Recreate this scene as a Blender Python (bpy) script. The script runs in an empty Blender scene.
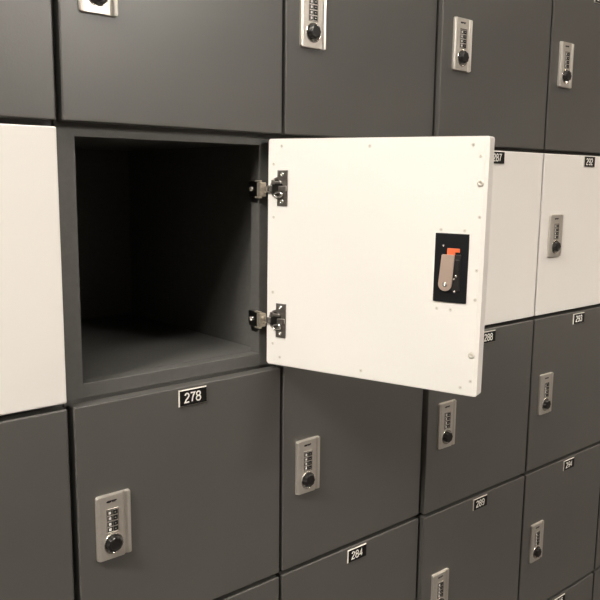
import bpy, bmesh, math, random
from mathutils import Matrix, Vector
random.seed(4)
sc = bpy.context.scene
COL = sc.collection
MM = 0.001

# ------------------------------------------------------------------ materials
def mat(name, base, rough=0.5, metal=0.0, spec=0.5, noise=None, bump=None, emit=None, rvar=None, coat=0.0):
    m = bpy.data.materials.new(name); m.use_nodes = True
    nt = m.node_tree; b = nt.nodes['Principled BSDF']
    b.inputs['Base Color'].default_value = (*base, 1)
    b.inputs['Roughness'].default_value = rough
    b.inputs['Metallic'].default_value = metal
    b.inputs['Specular IOR Level'].default_value = spec
    b.inputs['Coat Weight'].default_value = coat
    if emit:
        b.inputs['Emission Color'].default_value = (*emit[0], 1); b.inputs['Emission Strength'].default_value = emit[1]
    tc = nt.nodes.new('ShaderNodeTexCoord')
    def mapped(scale):
        mp = nt.nodes.new('ShaderNodeMapping'); mp.inputs['Scale'].default_value = scale
        nt.links.new(tc.outputs['Object'], mp.inputs['Vector']); return mp
    def ntex(scale, size, detail=4):
        n = nt.nodes.new('ShaderNodeTexNoise'); n.inputs['Scale'].default_value = size; n.inputs['Detail'].default_value = detail
        nt.links.new(mapped(scale).outputs[0], n.inputs['Vector']); return n
    if noise:                                   # (scale xyz, size, amount): slight variation of the base colour
        n = ntex(noise[0], noise[1]); r = nt.nodes.new('ShaderNodeMapRange')
        r.inputs['From Min'].default_value = 0.25; r.inputs['From Max'].default_value = 0.75
        r.inputs['To Min'].default_value = 1 - noise[2]; r.inputs['To Max'].default_value = 1 + noise[2]
        nt.links.new(n.outputs['Fac'], r.inputs['Value'])
        mul = nt.nodes.new('ShaderNodeVectorMath'); mul.operation = 'SCALE'; mul.inputs[0].default_value = base
        nt.links.new(r.outputs[0], mul.inputs['Scale']); nt.links.new(mul.outputs[0], b.inputs['Base Color'])
    if rvar:
        n = ntex(rvar[0], rvar[1]); r = nt.nodes.new('ShaderNodeMapRange')
        r.inputs['To Min'].default_value = rough - rvar[2]; r.inputs['To Max'].default_value = rough + rvar[2]
        nt.links.new(n.outputs['Fac'], r.inputs['Value']); nt.links.new(r.outputs[0], b.inputs['Roughness'])
    if bump:                                    # (scale xyz, size, strength)
        n = ntex(bump[0], bump[1]); bp = nt.nodes.new('ShaderNodeBump'); bp.inputs['Strength'].default_value = bump[2]
        bp.inputs['Distance'].default_value = 0.001
        nt.links.new(n.outputs['Fac'], bp.inputs['Height']); nt.links.new(bp.outputs[0], b.inputs['Normal'])
    return m

M = {}
M['grey'] = mat('grey_door_laminate', (.088, .0855, .079), .34, spec=.62, noise=((1, 1, 1), 9, .045), bump=((1, 1, 1), 420, .10), rvar=((1, 1, 1), 6, .05))
M['carcass'] = mat('grey_carcass_laminate', (.096, .095, .089), .5, spec=.5, noise=((1, 1, 1), 110, .10), bump=((1, 1, 1), 500, .12))
M['white'] = mat('cream_white_door_paint', (.80, .775, .735), .42, spec=.35, noise=((1, 1, 1), 7, .012), bump=((1, 1, 1), 380, .05))
M['liner'] = mat('white_door_inner_panel', (.82, .80, .755), .5, spec=.3, noise=((1, 1, 1), 8, .008), bump=((1, 1, 1), 380, .04))
M['screwwhite'] = mat('white_screw_cap', (.66, .63, .56), .5)
M['screwmark'] = mat('grey_screw_recess', (.28, .265, .24), .5)
M['nickel'] = mat('satin_nickel', (.64, .605, .55), .36, metal=.72, noise=((1, 1, 1), 300, .04), bump=((1, 30, 1), 260, .10))
M['bright'] = mat('polished_nickel', (.76, .73, .68), .2, metal=.85)
M['hingesteel'] = mat('hinge_steel', (.33, .31, .285), .3, metal=.88, noise=((1, 1, 1), 200, .1))
M['brass'] = mat('warm_plated_steel', (.62, .56, .46), .3, metal=.75, noise=((1, 1, 1), 200, .15))
M['darksteel'] = mat('dark_hinge_steel', (.12, .115, .11), .3, metal=1)
M['black'] = mat('black_plastic', (.012, .011, .011), .38, spec=.5)
M['knob'] = mat('black_knob_plastic', (.011, .010, .010), .30, spec=.6)
M['plate'] = mat('black_engraved_plate', (.006, .0055, .005), .5, spec=.2)
M['plateedge'] = mat('white_plate_edge', (.66, .63, .57), .5)
M['digit'] = mat('white_engraving', (.85, .83, .78), .5)
M['latchplate'] = mat('black_latch_plate', (.004, .0045, .006), .55, spec=.25)
M['lever'] = mat('bronze_tinted_cam', (.62, .49, .41), .42, metal=.75, bump=((1, 1, 30), 200, .15))
M['orange'] = mat('orange_plastic', (.80, .16, .055), .45)
M['dark'] = mat('dark_recess', (.006, .006, .006), .6)
M['wheelwhite'] = mat('white_code_wheel', (.74, .72, .68), .4)
M['wall'] = mat('beige_wall_paint', (.34, .31, .27), .8, noise=((1, 1, 1), 3, .03))
M['ceil'] = mat('ceiling_tile', (.4, .385, .36), .9, noise=((1, 1, 1), 40, .05))
M['floor'] = mat('brown_carpet', (.035, .026, .019), .95, noise=((1, 1, 1), 160, .3))
M['lampframe'] = mat('white_lamp_frame', (.6, .6, .58), .5)

# ------------------------------------------------------------------ mesh helpers (millimetres in, metres out)
def new_obj(name, bm, mats, parent=None, smooth=False):
    me = bpy.data.meshes.new(name)
    bmesh.ops.recalc_face_normals(bm, faces=bm.faces[:])
    bmesh.ops.scale(bm, vec=(MM, MM, MM), verts=bm.verts[:])
    bm.to_mesh(me); bm.free()
    if not isinstance(mats, (list, tuple)): mats = [mats]
    for m in mats: me.materials.append(M[m])
    if smooth:
        for p in me.polygons: p.use_smooth = True
    o = bpy.data.objects.new(name, me); COL.objects.link(o)
    if parent: o.parent = parent
    return o

def box(bm, x0, x1, y0, y1, z0, z1, bev=0, seg=2, mi=0):
    r = bmesh.ops.create_cube(bm, size=1); vs = r['verts']
    for v in vs:
        v.co = Vector(((x0 + x1) / 2 + v.co.x * (x1 - x0), (y0 + y1) / 2 + v.co.y * (y1 - y0), (z0 + z1) / 2 + v.co.z * (z1 - z0)))
    fs = set(f for v in vs for f in v.link_faces)
    for f in fs: f.material_index = mi
    if bev:
        es = set(e for v in vs for e in v.link_edges)
        bmesh.ops.bevel(bm, geom=list(es), offset=bev, segments=seg, affect='EDGES', profile=.5)

def prism(bm, pts, y0, y1, mi=0):
    """outline pts (x, z) extruded between y0 (front) and y1"""
    a = [bm.verts.new((x, y0, z)) for x, z in pts]; b = [bm.verts.new((x, y1, z)) for x, z in pts]
    n = len(pts); fs = [bm.faces.new(a), bm.faces.new(b[::-1])]
    for i in range(n): fs.append(bm.faces.new((a[i], b[i], b[(i + 1) % n], a[(i + 1) % n])))
    for f in fs: f.material_index = mi
    return a, b

def ring_lathe(bm, cx, cz, prof, n=40, lobes=0, amp=0, mi=0):
    """prof = [(radius, y)], turned about the y axis through (cx, cz)"""
    rows = []
    for r, y in prof:
        row = []
        for i in range(n):
            t = 2 * math.pi * i / n
            rr = r * (1 + (amp * math.cos(lobes * t) if r > 3 else 0))
            row.append(bm.verts.new((cx + rr * math.cos(t), y, cz + rr * math.sin(t))))
        rows.append(row)
    for a, b in zip(rows, rows[1:]):
        for i in range(n):
            bm.faces.new((a[i], a[(i + 1) % n], b[(i + 1) % n], b[i])).material_index = mi
    bm.faces.new(rows[0]).material_index = mi; bm.faces.new(rows[-1][::-1]).material_index = mi

def rounded(x0, x1, z0, z1, r, n=5):
    pts = []
    for cx, cz, a0 in ((x1 - r, z1 - r, 0), (x0 + r, z1 - r, 90), (x0 + r, z0 + r, 180), (x1 - r, z0 + r, 270)):
        for i in range(n + 1):
            a = math.radians(a0 + 90 * i / n); pts.append((cx + r * math.cos(a), cz + r * math.sin(a)))
    return pts

def copy_of(o, parent):
    c = o.copy(); COL.objects.link(c); c.parent = parent
    for ch in o.children: copy_of(ch, c)
    return c

# ------------------------------------------------------------------ the grid, as measured (millimetres)
D = 305.0                  # door width
H = 307.8                  # door height
T = 17.6                   # door thickness
GT, GW, GW2, GV = 5.57, 7.9, 5.99, 6.93
PITCH = H + GV
ZA = 1360.0                # height of the lower edge of the top row's doors above the floor
X_LEFT = {0: -GW - D, 1: 0.0, 2: D + GT, 3: 2 * D + GT + GW2, 4: 3 * D + 2 * GT + GW2, 5: 4 * D + 2 * GT + GW2 + GW2}
Y_OFF = {0: 0, 1: 0, 2: 0, 3: -6.86, 4: -6.86, 5: -6.86}
ROWS = 'ABCDE'
BACK = 420.0               # depth behind the door fronts
def door_bottom(row): return ZA - ROWS.index(row) * PITCH

# module limits relative to the door's left edge; odd column = left one of a pair
def limits(col):
    left_of_pair = col % 2 == 1
    if left_of_pair: return (-2.8, D + GT / 2 - .1, 20.0, 280.0)
    return (-GT / 2 + .1, D + 2.8, 25.0, 285.0)

# ------------------------------------------------------------------ prototypes (door-local: x from left edge, y 0 = front face, z 0 = lower edge)
def carcass_closed(lim):
    x0, x1, o0, o1 = lim; z0, z1 = -GV / 2 + .1, H + GV / 2 - .1
    bm = bmesh.new()
    yf = T + 2.5
    zb, zt = .1 + 0.0, H - 8
    # face frame
    box(bm, x0, o0, yf, yf + 18, z0, z1); box(bm, o1, x1, yf, yf + 18, z0, z1)
    box(bm, o0, o1, yf, yf + 18, z0, z0 + 18); box(bm, o0, o1, yf, yf + 18, z1 - 12, z1)
    # box behind the frame
    box(bm, x0, x0 + 12, yf + 18, BACK, z0, z1); box(bm, x1 - 12, x1, yf + 18, BACK, z0, z1)
    box(bm, x0 + 12, x1 - 12, yf + 18, BACK, z0, z0 + 12); box(bm, x0 + 12, x1 - 12, yf + 18, BACK, z1 - 12, z1)
    box(bm, x0 + 12, x1 - 12, BACK - 10, BACK, z0 + 12, z1 - 12)
    return bm

def door_bm(w=D, h=H, r=0.0):
    bm = bmesh.new(); box(bm, 0, w, 0, T, 0, h, bev=1.6, seg=3); return bm

def lock_proto():
    """combination lock, 48 x 83 mm, origin at its lower left corner on the door face"""
    W, L = 45.6, 82.5
    prof = [(0, 0), (0, -3.2), (.5, -4.0), (1.2, -4.2), (3.0, -4.4), (3.8, -4.9), (34.0, -4.9), (34.8, -4.5), (36.6, -2.3), (37.8, -1.9), (39.0, -2.3), (40.8, -3.6), (43.8, -4.1), (44.8, -3.7), (45.4, -2.8), (45.4, 0)]
    bm = bmesh.new(); rc = 3.2
    def end(x):
        d = min(x, W - x)
        if d >= rc: return 0
        return rc - math.sqrt(max(0, rc * rc - (rc - d) ** 2))
    bot, top, bot2, top2 = [], [], [], []
    for x, y in prof:
        e = end(x)
        ch = 0 if y == 0 else 1.0
        bot.append(bm.verts.new((x, 0, e))); top.append(bm.verts.new((x, 0, L - e)))
        bot2.append(bm.verts.new((x, y, e + ch))); top2.append(bm.verts.new((x, y, L - e - ch)))
    for i in range(len(prof) - 1):
        bm.faces.new((bot2[i], bot2[i + 1], top2[i + 1], top2[i]))
        if prof[i][0] != prof[i + 1][0]:
            for q in ((bot[i], bot[i + 1], bot2[i + 1], bot2[i]), (top[i], top2[i], top2[i + 1], top[i + 1])):
                bm.faces.new(q)
    bmesh.ops.remove_doubles(bm, verts=bm.verts[:], dist=.001)
    bmesh.ops.bevel(bm, geom=[e for e in bm.edges if len(e.link_faces) == 2 and e.calc_face_angle(0) > .9], offset=.35, segments=2, affect='EDGES')
    lock = new_obj('combination_lock', bm, 'nickel')
    F = -4.9
    # recess ring round the knob
    bm = bmesh.new(); ring_lathe(bm, 20.2, 20.2, [(13.0, F + .3), (13.0, F - .7), (12.5, F - 1.1), (11.7, F - 1.0), (11.4, F - .2)], n=48)
    new_obj('knob_ring', bm, 'bright', lock, smooth=True)
    # lobed knob
    bm = bmesh.new(); ring_lathe(bm, 19.4, 21.0, [(7.5, F), (7.5, F - 1.0), (9.0, F - 1.3), (9.5, F - 1.8), (9.1, F - 6.2), (8.3, F - 7.2), (6.4, F - 7.6), (5.8, F - 7.1)], n=64, lobes=8, amp=.055)
    kn = new_obj('knob', bm, 'knob', lock)
    # code window: bright raised rim, black recess, four wheels
    bm = bmesh.new(); x0, x1, z0, z1 = 11.4, 27.8, 34.6, 65.0
    for b in ((x0, x1, z1 - 1.6, z1), (x0, x1, z0, z0 + .8), (x0, x0 + 1.3, z0, z1), (x1 - .6, x1, z0, z1)):
        box(bm, b[0], b[1], F - .9, F + .4, b[2], b[3])
    cw = new_obj('code_window', bm, 'bright', lock)
    bm = bmesh.new(); box(bm, x0 + 1, x1 - .4, F - .25, F + .4, z0 + .6, z1 - 1.2)
    new_obj('window_backing', bm, 'nickel', lock)
    for k in range(4):
        zc = 39.0 + k * 7.0
        bm = bmesh.new()
        box(bm, 13.2, 19.8, F - .55, F, zc - 2.7, zc + 2.7, mi=0)          # dark digit aperture
        box(bm, 14.6, 17.8, F - .8, F - .5, zc - 1.6, zc + 1.7, mi=1)       # white digit tab
        # ridged thumb wheel standing out of its slot
        seg = 10
        pts = [(20.6, zc - 2.7), (26.4, zc - 2.7), (26.4, zc + 2.7), (20.6, zc + 2.7)]
        prism(bm, pts, F - 1.0, F, mi=0)
        for s in range(3): box(bm, 20.8, 26.2, F - 1.3, F - .9, zc - 2.1 + s * 1.7, zc - 1.3 + s * 1.7, mi=0)
        box(bm, 22.0, 24.0, F - 1.45, F - 1.2, zc - .4, zc + .5, mi=2)      # pale mark on the wheel
        new_obj('code_wheel', bm, ['dark', 'wheelwhite', 'nickel'], lock)
    # small dark mark near the top
    bm = bmesh.new()
    e = [(15.6 + 3.4 * math.cos(t * math.pi / 8), 74.2 + 1.5 * math.sin(t * math.pi / 8)) for t in range(16)]
    prism(bm, e, F - .12, F + .1); box(bm, 16.4, 25.8, F - .12, F + .1, 74.0, 75.6); box(bm, 19.4, 24.4, F - .12, F + .1, 72.9, 73.8)
    new_obj('emblem', bm, 'black', lock)
    return lock

DIGIT_MESH = {}
def arc(cx, cy, rx, ry, a0, a1, n=14):
    return [(cx + rx * math.cos(math.radians(a0 + (a1 - a0) * i / n)), cy + ry * math.sin(math.radians(a0 + (a1 - a0) * i / n))) for i in range(n + 1)]
STROKES = {   # centre lines in a box 1 wide and 2 high
 '0': [arc(.5, 1, .42, .93, 0, 360, 28)],
 '1': [[(.18, 1.5), (.40, 1.66), (.56, 1.93), (.56, .07)]],
 '2': [arc(.5, 1.45, .40, .48, 170, -25, 16) + [(.66, .95), (.28, .55), (.08, .09), (.94, .09)]],
 '3': [arc(.48, 1.48, .38, .45, 165, -75, 16) + [(.42, 1.04)], [(.42, 1.04)] + arc(.48, .55, .42, .48, 80, -165, 18)],
 '4': [[(.72, .07), (.72, 1.9), (.06, .60), (.98, .60)]],
 '5': [[(.86, 1.91), (.24, 1.91), (.12, 1.0)] + arc(.48, .64, .42, .56, 120, -160, 18)],
 '6': [arc(.5, 1.2, .42, .73, 45, 180, 12) + [(.08, .65)], arc(.5, .62, .42, .55, 0, 360, 24)],
 '7': [[(.06, 1.91), (.94, 1.91), (.62, 1.3), (.44, .7), (.36, .07)]],
 '8': [arc(.5, 1.50, .40, .43, 0, 360, 24), arc(.5, .55, .46, .49, 0, 360, 24)],
 '9': [arc(.5, 1.38, .42, .55, 0, 360, 24), [(.92, 1.35)] + arc(.5, .80, .42, .73, 0, -135, 12)],
}
def digits_mesh(text):
    if text in DIGIT_MESH: return DIGIT_MESH[text]
    bm = bmesh.new(); h = 12.6; w = 7.0; gap = 1.6; t = .95
    total = 3 * w + 2 * gap
    for k, ch in enumerate(text):
        lay = 0
        ox = -.9 - total / 2 + k * (w + gap)
        for line in STROKES[ch]:
            lay -= .03
            pts = [Vector((ox + x * w, lay, (y - 1) * h / 2)) for x, y in line]
            pts = [q for n, q in enumerate(pts) if n == 0 or (q - pts[n - 1]).length > .02]
            closed = (pts[0] - pts[-1]).length < .05
            if closed: pts.pop()
            n = len(pts); L, R = [], []
            for i in range(n):
                d0 = pts[i] - pts[i - 1] if (i > 0 or closed) else pts[1] - pts[0]
                d1 = pts[(i + 1) % n] - pts[i] if (i < n - 1 or closed) else d0
                d0 = d0.normalized(); d1 = d1.normalized(); m = (d0 + d1).normalized()
                k2 = min(1.8, 1 / max(.3, m.dot(d1)))
                nr = Vector((-m.z, 0, m.x)) * t * (.9 if ch in '8069' else 1) * k2
                L.append(bm.verts.new(pts[i] + nr)); R.append(bm.verts.new(pts[i] - nr))
            for i in range(n if closed else n - 1):
                q = (i + 1) % n; bm.faces.new((L[i], R[i], R[q], L[q]))
    for f in bm.faces:
        f.normal_update()
        if f.normal.y > 0: f.normal_flip()
    r_ = bmesh.ops.extrude_face_region(bm, geom=bm.faces[:])
    for v in [g for g in r_['geom'] if isinstance(g, bmesh.types.BMVert)]: v.co.y += -.25
    bmesh.ops.scale(bm, vec=(MM, MM, MM), verts=bm.verts[:])
    me = bpy.data.meshes.new('digits'); bm.to_mesh(me); bm.free(); me.materials.append(M['digit'])
    DIGIT_MESH[text] = me; return me

def plate_proto():
    bm = bmesh.new(); w, h, d = 42.0, 21.5, 1.9
    f = [bm.verts.new(p) for p in ((-w / 2 + 1.0, -d, -h / 2 + .8), (w / 2 - .8, -d, -h / 2 + .8), (w / 2 - .8, -d, h / 2 - 1.0), (-w / 2 + 1.0, -d, h / 2 - 1.0))]
    b = [bm.verts.new(p) for p in ((-w / 2, -.7, -h / 2), (w / 2, -.7, -h / 2), (w / 2, -.7, h / 2), (-w / 2, -.7, h / 2))]
    c = [bm.verts.new(p) for p in ((-w / 2, 0, -h / 2), (w / 2, 0, -h / 2), (w / 2, 0, h / 2), (-w / 2, 0, h / 2))]
    bm.faces.new(f).material_index = 0; bm.faces.new(c).material_index = 1
    for i in range(4):
        j = (i + 1) % 4
        bm.faces.new((f[i], f[j], b[j], b[i])).material_index = 1
        bm.faces.new((b[i], b[j], c[j], c[i])).material_index = 1
    return new_obj('number_plate', bm, ['plate', 'plateedge'])

protos = {}
protos['body_left'] = new_obj('body', carcass_closed(limits(1)), 'carcass')
protos['body_right'] = new_obj('body', carcass_closed(limits(2)), 'carcass')
protos['door_grey'] = new_obj('door', door_bm(), 'grey')
protos['door_white'] = new_obj('door', door_bm(), 'white')
protos['lock'] = lock_proto()
protos['plate'] = plate_proto()
used = set()
def take(key, parent):
    """the prototype itself the first time, a copy afterwards"""
    o = protos[key]
    if key not in used:
        used.add(key); o.parent = parent; return o
    c = o.copy(); COL.objects.link(c); c.parent = parent
    for ch in o.children:
        if ch.name.startswith('digits'): continue          # each plate gets its own number
        d = ch.copy(); COL.objects.link(d); d.parent = c
    return c

NUM0 = {0: 271, 1: 276, 2: 281, 3: 286, 4: 291, 5: 296}
def base_of(col, row):
    return Vector((X_LEFT[col] + D / 2, Y_OFF[col] + 220, door_bottom(row) - GV / 2 + .1)) * MM
def root(col, row, label):
    o = bpy.data.objects.new('locker', None); COL.objects.link(o); o.empty_display_size = .05
    o.location = base_of(col, row)
    o['label'] = label; o['category'] = 'locker'
    return o
OFF = Vector((-D / 2, -220, GV / 2 - .1)) * MM     # door-local origin seen from the locker's base

def add_number(plate, text):
    o = bpy.data.objects.new('digits', digits_mesh(text)); COL.objects.link(o); o.parent = plate
    o.location = Vector((0, -1.91, 0)) * MM
    o['label'] = 'white number ' + text

def closed_locker(col, row, label):
    white = row == 'B'
    r = root(col, row, label)
    r['group'] = 'closed white lockers' if white else 'closed grey lockers'
    b = take('body_left' if col % 2 else 'body_right', r); b.location = OFF
    d = take('door_white' if white else 'door_grey', r); d.location = OFF
    if white: d['label'] = 'cream white door'
    l = take('lock', r); l.location = OFF + Vector(((21.5 if col < 2 else 23.5 if col < 3 else 26.5), 0, (111.3 if row != 'A' else 115))) * MM
    p = take('plate', r); p.location = OFF + Vector((159.5 if (col, row) != (2, 'D') else 154.5, 0, H - 4 - 10.75 if row != 'B' else H - 1 - 10.75)) * MM
    add_number(p, str(NUM0[col] + ROWS.index(row)))
    return r

LABELS = {
 (0, 'A'): 'grey locker in the top left corner of the photo, above the closed cream locker',
 (0, 'B'): 'closed cream white locker at the far left, beside the open locker',
 (0, 'C'): 'grey locker at the lower left, under the far left cream white locker',
 (1, 'A'): 'grey locker directly above the open locker, bottom of its silver lock showing',
 (1, 'C'): 'grey locker numbered 278, directly below the open locker',
 (1, 'D'): 'grey locker below number 278, only its top right corner showing at the bottom edge',
 (2, 'A'): 'grey locker above the open white door, right of the one over the open locker',
 (2, 'C'): 'grey locker with silver lock just right of 278, its top hidden by the open door',
 (2, 'D'): 'grey locker numbered 284 at the bottom edge',
 (3, 'A'): 'grey locker above the cream white one numbered 287, with a whole silver lock',
 (3, 'B'): 'cream white locker numbered 287, mostly hidden behind the open door',
 (3, 'C'): 'grey locker numbered 288, just below and right of the open door',
 (3, 'D'): 'grey locker numbered 289, silver lock cut off by the bottom edge',
 (4, 'A'): 'grey locker in the top right corner, above the cream white locker 292',
 (4, 'B'): 'closed cream white locker numbered 292 at the right edge, silver lock on its left',
 (4, 'C'): 'grey locker numbered 293, under the cream white locker at the right edge',
 (4, 'D'): 'grey locker numbered 294 at the lower right',
 (4, 'E'): 'grey locker below 294, only its top edge and number plate corner showing',
 (5, 'D'): 'grey locker right of 294, only a thin sliver at the right edge',
 (5, 'E'): 'grey locker in the bottom right corner, right of and below 294',
 (2, 'B'): 'cream white locker wholly hidden behind the open white door',
}
for row in ROWS:
    for col in range(6):
        if (col, row) == (1, 'B'): continue
        if (col, row) in LABELS:
            closed_locker(col, row, LABELS[(col, row)])
        else:
            n = NUM0[col] + ROWS.index(row)
            closed_locker(col, row, ('cream white' if row == 'B' else 'grey') + ' locker numbered %d outside the photo' % n)

# ------------------------------------------------------------------ the open locker
op = root(1, 'B', 'open locker with dark empty inside and white door swung wide open, above number 278')
x0, x1, o0, o1 = limits(1); z0, z1 = -GV / 2 + .1, H + GV / 2 - .1
ztop, zfl = H - 8.4, 14.5            # opening's upper edge and the shelf level
yf = T
bm = bmesh.new()
box(bm, x0, o0, yf, yf + 18, z0, z1, bev=.25); box(bm, o1, x1, yf, yf + 18, z0, z1, bev=.5)
box(bm, o0 - .5, o1 + .5, yf + .03, yf + 18, z0, zfl - .02, bev=.8); box(bm, o0 - .5, o1 + .5, yf + .03, yf + 18, ztop, z1, bev=.4)
o = new_obj('face_frame', bm, 'carcass', op); o.location = OFF
bm = bmesh.new(); box(bm, x0, x0 + 12, yf + 18, BACK, z0, z1); o = new_obj('side_panel', bm, 'carcass', op); o.location = OFF
bm = bmesh.new(); box(bm, x1 - 12, x1, yf + 18, BACK, z0, z1); o = new_obj('side_panel', bm, 'carcass', op); o.location = OFF
bm = bmesh.new(); box(bm, x0 + 12, x1 - 12, yf + 18, BACK, z0, zfl); o = new_obj('bottom_shelf', bm, 'carcass', op); o.location = OFF
bm = bmesh.new(); box(bm, x0 + 12, x1 - 12, yf + 18, BACK, z1 - 10, z1); o = new_obj('top_panel', bm, 'carcass', op); o.location = OFF
bm = bmesh.new(); box(bm, x0 + 12, x1 - 12, BACK - 10, BACK, zfl, z1 - 10); o = new_obj('back_panel', bm, 'carcass', op); o.location = OFF

# open pose: door-local (x 0 free edge .. DW hinge edge, y 0 outer face, T inner face) to locker space
DW, DH = 299.6, 306.1
th, sg = 1.2462, .007335
dv = Vector((math.cos(th), -math.sin(th), 0)); up = Vector((0, 0, 1)); nn = Vector((math.sin(th), math.cos(th), 0))
d2 = dv * math.cos(sg) - up * math.sin(sg); u2 = up * math.cos(sg) + dv * math.sin(sg)
P0 = Vector((287.3, 6.1, H - 0.34))       # inner upper hinge corner, door-local of the closed frame
X, Y, Z = -d2, -nn, u2
# local point (DW, T, DH) must land on P0
org = P0 - (X * DW + Y * T + Z * DH)
OPEN = Matrix(((X.x, Y.x, Z.x, org.x * MM), (X.y, Y.y, Z.y, org.y * MM), (X.z, Y.z, Z.z, org.z * MM), (0, 0, 0, 1)))
OPEN = Matrix.Translation(OFF) @ OPEN
def on_door(o, loc=(0, 0, 0)):
    o.matrix_local = OPEN @ Matrix.Translation(Vector(loc) * MM); return o
bm = bmesh.new(); prism(bm, rounded(0, DW, 0, DH, 2.6), 0, T)
bmesh.ops.bevel(bm, geom=[e for e in bm.edges if abs(e.verts[0].co.y - e.verts[1].co.y) < .01], offset=.9, segments=2, affect='EDGES')
odoor = on_door(new_obj('door', bm, 'white', op)); odoor['label'] = 'white door swung open, inner side showing'
bm = bmesh.new(); prism(bm, rounded(5.0, DW - 1.2, 1.6, DH - 1.6, 2.0), T - .1, T + .55)
bmesh.ops.bevel(bm, geom=[e for e in bm.edges if abs(e.verts[0].co.y - e.verts[1].co.y) < .01], offset=.3, segments=1, affect='EDGES')
liner = new_obj('inner_panel', bm, 'liner', odoor)
def door_pt(a, b): return (DW - a, DH - b)            # a from the hinge edge, b down from the top
scr = [(20.9, 9.5), (8.7, 32.9), (9.6, 103.1), (9.3, 205.2), (10.2, 276.3), (21.9, 294.5), (149.1, 10.3), (146, 295.5), (280.2, 9.5), (289.6, 22.4),
       (292.0, 154.2), (292.0, 91.9), (292.0, 189.0), (291.5, 287.6), (279.5, 297.0), (245.3, 203.3), (262.5, 203.6), (246.2, 108.4), (275.4, 108.4)]
sp = None
def screw_bm(r=2.1):
    bm = bmesh.new(); ring_lathe(bm, 0, 0, [(r, 0), (r, .35), (r - .5, .65), (r * .45, .65), (r * .4, .3)], n=20)
    tri = [(.75 * math.cos(math.radians(90 + 120 * k)), .75 * math.sin(math.radians(90 + 120 * k))) for k in range(3)]
    prism(bm, tri, .7, .3, mi=1)
    return bm
for a, b in scr:
    x, z = door_pt(a, b)
    if sp is None: s = sp = new_obj('screw', screw_bm(), ['screwwhite', 'screwmark'], odoor)
    else: s = sp.copy(); COL.objects.link(s); s.parent = odoor
    s.location = Vector((x, T + .5, z)) * MM
    s.rotation_euler = (0, random.uniform(0, 2), 0)
bp = None
for a, b in ((291.0, 52.9), (291.0, 256.0)):
    x, z = door_pt(a, b)
    if bp is None:
        bm = bmesh.new(); ring_lathe(bm, 0, 0, [(4.0, 0), (4.0, 1.2), (3.2, 2.2), (1.6, 2.5), (1.4, 2.1)], n=28)
        s = bp = new_obj('bumper', bm, 'screwwhite', odoor, smooth=True)
    else: s = bp.copy(); COL.objects.link(s); s.parent = odoor
    s.location = Vector((x, T + .5, z)) * MM
# outer side: lock and number plate
l = take('lock', op); on_door(l, (20, 0, 108.5))
p = take('plate', op); on_door(p, (157, 0, DH - 14)); add_number(p, '277')

# latch on the inner side
xa, za = door_pt(240.2, 112.4); xb, zb = door_pt(281.4, 194.5)
bm = bmesh.new(); box(bm, xb, xa, T, T + 2.6, zb, za, bev=.5)
latch = on_door(new_obj('latch', bm, 'latchplate', op)); latch['label'] = 'black plate of the lock on the inner side of the door'
YL = T + 2.6
def lp(a, b): x, z = door_pt(a, b); return x, z
bm = bmesh.new()                                        # cam lever: round at the pivot, straight at the top
px, pz = lp(256.0, 172.5); r = 8.4
pts = [(px + r * math.cos(math.radians(t)), pz + r * math.sin(math.radians(t))) for t in range(180, 361, 15)]
tx0, tz = lp(266.4, 137.2); tx1, _ = lp(250.4, 138.6)
pts += [(tx1, tz - 1), (tx1 - 1.2, tz), (tx0 + 1.2, tz), (tx0, tz - 1)]
prism(bm, pts, YL + 2.2, YL + 4.2)
bmesh.ops.bevel(bm, geom=[e for e in bm.edges if abs(e.verts[0].co.y - e.verts[1].co.y) < .01], offset=.5, segments=2, affect='EDGES')
new_obj('cam_lever', bm, 'lever', latch)
bm = bmesh.new(); ring_lathe(bm, px, pz - .5, [(2.2, YL), (2.2, YL + 4.1), (3.0, YL + 4.2), (2.9, YL + 5.0), (2.0, YL + 5.5), (1.0, YL + 5.4), (.8, YL + 4.8)], n=24)
new_obj('pivot_screw', bm, 'bright', latch, smooth=True)
bm = bmesh.new()
a0, b0 = lp(266.0, 137.9); a1, b1 = lp(256.4, 129.8)
box(bm, a0, a1, YL, YL + 2.0, b0 - 3, b1, bev=.3)
a0, b0 = lp(271.5, 134.2); a1, b1 = lp(262.0, 129.8)
box(bm, a0, a1, YL, YL + 1.8, b0, b1, bev=.3)
new_obj('indicator', bm, 'orange', latch)['label'] = 'orange plastic indicator'
bm = bmesh.new()                                        # dark bolt housing right of the lever
a0, b0 = lp(273.5, 180); a1, b1 = lp(262.5, 137)
box(bm, a0, a1, YL, YL + 1.4, b0, b1, bev=.4); a0, b0 = lp(272.5, 160); a1, b1 = lp(266, 143); box(bm, a0, a1, YL, YL + 2.6, b0, b1, bev=.5)
new_obj('bolt_housing', bm, 'black', latch)
ss = None
for a, b in ((251.0, 127.0), (268.6, 162.6), (266.4, 166.2), (267.6, 180.8)):
    x, z = lp(a, b)
    if ss is None:
        bm = bmesh.new(); ring_lathe(bm, 0, 0, [(1.5, 0), (1.5, .8), (1.0, 1.5), (.5, 1.6), (.4, 1.2)], n=20)
        s = ss = new_obj('screw', bm, 'bright', latch, smooth=True)
    else: s = ss.copy(); COL.objects.link(s); s.parent = latch
    s.location = Vector((x, YL + (1.3 if a > 260 else 0), z)) * MM

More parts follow.
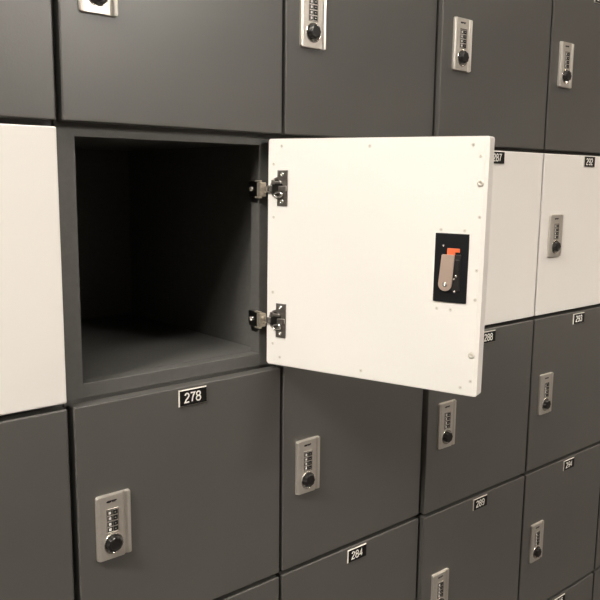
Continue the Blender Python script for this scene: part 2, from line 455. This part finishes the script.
# hinges: cup plate on the door, body on the stile
def hinge(bc, zc_frame):
    """bc: centre below the door's top; zc_frame: centre in the locker's door-local z"""
    cx, cz = door_pt(20.0, bc)
    bm = bmesh.new()
    # two screw tabs and flange strip
    box(bm, DW - 31.5, DW - 15.5, T + .5, T + 2.2, cz + 12, cz + 23.5, bev=.4)
    box(bm, DW - 31.5, DW - 15.5, T + .5, T + 2.2, cz - 23.5, cz - 12, bev=.4)
    prism(bm, [(DW - 31.5, cz - 13), (DW - 31.5, cz + 13), (DW - 16, cz + 14.5)] + [(DW - 17 + 13.2 * math.cos(math.radians(t)), cz + 14.5 * math.sin(math.radians(t))) for t in range(80, -81, -16)] + [(DW - 16, cz - 14.5)], T + .5, T + 2.0)
    h = on_door(new_obj('hinge', bm, 'hingesteel', op)); h['label'] = 'steel cup hinge'
    # dark cup well
    bm = bmesh.new(); prism(bm, [(DW - 17 + 10.6 * math.cos(math.radians(t)), cz + 11.2 * math.sin(math.radians(t))) for t in range(90, -91, -15)] + [(DW - 24, cz - 6), (DW - 24, cz + 6)], T + 2.0, T + 2.5)
    new_obj('cup', bm, 'darksteel', h)
    # arms in the cup
    bm = bmesh.new()
    box(bm, DW - 31, DW - 19, T + 2.0, T + 5.4, cz - 4, cz + 3, bev=.8)
    box(bm, DW - 23, DW - 12, T + 2.0, T + 5.8, cz + 5.5, cz + 9.5, bev=1.2)
    box(bm, DW - 8, DW - .5, T + 1.2, T + 4.0, cz - 5.0, cz + 3.5, bev=1.0)
    box(bm, DW - 12, DW - 7.0, T + 2.0, T + 4.4, cz + 4.5, cz + 11.0, bev=1.0)
    new_obj('arm', bm, 'hingesteel', h)
    bm = bmesh.new()                                    # bright looped spring clip under the arm
    n = 20; rows = []
    for i in range(n):
        t = 2 * math.pi * i / n; c = Vector((DW - 19 + 6.2 * math.cos(t), T + 4.6, cz - 9 + 3.2 * math.sin(t)))
        rad = Vector((math.cos(t), 0, math.sin(t)))
        rows.append([bm.verts.new(c + rad * 1.3 * math.cos(k * math.pi / 3) + Vector((0, 1.4 * math.sin(k * math.pi / 3), 0))) for k in range(6)])
    for i in range(n):
        for k in range(6): bm.faces.new((rows[i][k], rows[(i + 1) % n][k], rows[(i + 1) % n][(k + 1) % 6], rows[i][(k + 1) % 6]))
    new_obj('spring_clip', bm, 'bright', h, smooth=True)
    for dz in (17.8, -17.8):
        bm = bmesh.new(); ring_lathe(bm, DW - 23, cz + dz, [(3.1, T + 2.0), (3.0, T + 2.9), (2.0, T + 3.6), (1.0, T + 3.5), (.8, T + 3.0)], n=24)
        new_obj('screw', bm, 'bright', h, smooth=True)
    # body on the stile (frame coordinates)
    g = new_obj_empty_part = None
    bm = bmesh.new()
    z = zc_frame
    box(bm, 276.0, 280.0, 17.5, 36.5, z - 10, z + 11, bev=.8)           # plate on the stile's inner edge
    box(bm, 278.0, 280.0, 20, 33, z - 17, z - 10, bev=.4)
    g = new_obj('hinge_mount', bm, 'darksteel', op); g.location = OFF
    bm = bmesh.new()
    box(bm, 275.8, 286.0, 9.2, 17.5, z - 9.5, z + 9.5, bev=1.2)
    box(bm, 275.6, 280.0, 10.5, 22, z + 9.5, z + 12.0, bev=.8); box(bm, 275.6, 280.0, 10.5, 22, z - 12.0, z - 9.5, bev=.8)
    ring_lathe(bm, 279.4, z + 3, [(2.8, 9.2), (2.7, 8.2), (1.4, 7.7)], n=20)
    ring_lathe(bm, 283.0, z - 4, [(1.8, 9.2), (1.7, 8.4), (.9, 8.0)], n=20)
    new_obj('pivot_block', bm, 'brass', g)
    # link from the block to the cup arm
    bm = bmesh.new()
    a = Vector((284.2, 10.5, z)); b = Vector((286.2, -.5, z)); dr = (b - a).normalized(); sd = dr.cross(Vector((0, 0, 1)))
    vs = []
    for q in (a, b):
        for s1, s2 in ((1, 1), (1, -1), (-1, -1), (-1, 1)): vs.append(bm.verts.new(q + sd * 1.2 * s1 + Vector((0, 0, 4.0 * s2))))
    for f in ((0, 1, 2, 3), (7, 6, 5, 4), (0, 4, 5, 1), (1, 5, 6, 2), (2, 6, 7, 3), (3, 7, 4, 0)): bm.faces.new([vs[i] for i in f])
    new_obj('link', bm, 'bright', g)
    # cross-head screw on the mount, facing the opening
    bm = bmesh.new()
    ring_lathe(bm, 0, 0, [(3.6, 0), (3.5, -1.0), (2.6, -1.7), (.4, -1.9)], n=24)
    for ang in (45, 135):
        c, s_ = math.cos(math.radians(ang)), math.sin(math.radians(ang))
        vs = [bm.verts.new((u * 2.8 * c - v * .5 * s_, y, u * 2.8 * s_ + v * .5 * c)) for y in (-2.3, -1.4) for u, v in ((-1, -1), (1, -1), (1, 1), (-1, 1))]
        for f in ((0, 1, 2, 3), (7, 6, 5, 4), (0, 4, 5, 1), (1, 5, 6, 2), (2, 6, 7, 3), (3, 7, 4, 0)): bm.faces.new([vs[i] for i in f])
    s = new_obj('screw', bm, 'bright', g)
    s.rotation_euler = (0, 0, math.radians(-90)); s.location = Vector((276.0, 29, z + 0)) * MM
hinge(64.4, H - 64.4 - 7 + 4.5)
hinge(243.2, H - 243.2 - 7 + 5.0)

# ------------------------------------------------------------------ plinth under the lockers, room
def struct(name, bm, m):
    o = new_obj(name, bm, m); o['kind'] = 'structure'; return o
zb = door_bottom('E') - GV / 2
bm = bmesh.new(); box(bm, X_LEFT[0] - 3, X_LEFT[5] + D + 3, 60, BACK - 10, .5, zb, bev=1)
pl = new_obj('plinth', bm, 'carcass'); pl['label'] = 'dark grey plinth under the bank of lockers'; pl['category'] = 'plinth'
RX0, RX1, RY0, RY1, RZ = -3600, 5200, -6800, BACK + 15, 2700
bm = bmesh.new(); box(bm, RX0, RX1, RY0, RY1, -60, 0); struct('floor', bm, 'floor')
bm = bmesh.new(); box(bm, RX0, RX1, RY0, RY1, RZ, RZ + 60); struct('ceiling', bm, 'ceil')
bm = bmesh.new(); box(bm, RX0, RX1, RY1, RY1 + 80, 0, RZ); struct('wall_back', bm, 'wall')
bm = bmesh.new(); box(bm, RX0, RX1, RY0 - 80, RY0, 0, RZ); struct('wall_front', bm, 'wall')
bm = bmesh.new(); box(bm, RX0 - 80, RX0, RY0, RY1, 0, RZ); struct('wall_left', bm, 'wall')
bm = bmesh.new(); box(bm, RX1, RX1 + 80, RY0, RY1, 0, RZ); struct('wall_right', bm, 'wall')

# ------------------------------------------------------------------ ceiling lamps (the light of the room)
def lamp(x, y, w, d, power, color, label):
    t = bpy.data.objects.new('ceiling_light', None); COL.objects.link(t); t.location = Vector((x, y, RZ)) * MM
    t['label'] = label; t['category'] = 'lamp'; t['group'] = 'ceiling lamps over the aisle'
    bm = bmesh.new()
    for b in ((-w / 2 - 20, w / 2 + 20, -d / 2 - 20, -d / 2), (-w / 2 - 20, w / 2 + 20, d / 2, d / 2 + 20), (-w / 2 - 20, -w / 2, -d / 2, d / 2), (w / 2, w / 2 + 20, -d / 2, d / 2)):
        box(bm, b[0], b[1], b[2], b[3], -30, -1)
    new_obj('frame', bm, 'lampframe', t)
    m = mat('lamp_diffuser', (.8, .8, .8), .5, emit=(color, power))
    M['_d'] = m
    bm = bmesh.new(); box(bm, -w / 2, w / 2, -d / 2, d / 2, -20, -6)
    new_obj('diffuser', bm, '_d', t)
WARM = (1.0, .93, .85)
for x, y, p, lab in ((-1500, -450, 120, 'strip lamp close to the lockers, left of the photo'),
                     (-600, -750, 22, 'strip lamp over the aisle behind the camera'),
                     (1600, -3200, 195, 'bright strip lamp in the middle of the room behind'),
                     (1900, -5000, 60, 'strip lamp farthest from the lockers'),
                     (2500, -750, 40, 'strip lamp over the aisle to the right of the photo')):
    lamp(x, y, 900, 300, p, WARM if x < 2000 else (1.0, .86, .72), lab)

w = bpy.data.worlds.new('world'); sc.world = w; w.use_nodes = True
w.node_tree.nodes['Background'].inputs[0].default_value = (.5, .48, .44, 1); w.node_tree.nodes['Background'].inputs[1].default_value = .02

# ------------------------------------------------------------------ camera
cam = bpy.data.cameras.new('camera'); co = bpy.data.objects.new('camera', cam); COL.objects.link(co)
r = Vector((0.7592067, -0.6507708, 0.0101237)); u = Vector((0.0930468, 0.1239195, 0.9879202)); f = Vector((0.6441641, 0.7490937, -0.1546326))
co.matrix_world = Matrix(((r.x, u.x, -f.x, -0.354721), (r.y, u.y, -f.y, -0.80754), (r.z, u.z, -f.z, ZA * MM - 0.061723), (0, 0, 0, 1)))
cam.sensor_width = 36; cam.lens = 762.81 / 600 * 36; cam.clip_start = .01
sc.camera = co
sc.view_settings.view_transform = 'Standard'; sc.view_settings.look = 'None'
sc.view_settings.gamma = 1; sc.view_settings.exposure = 0.0; sc.view_settings.use_curve_mapping = False
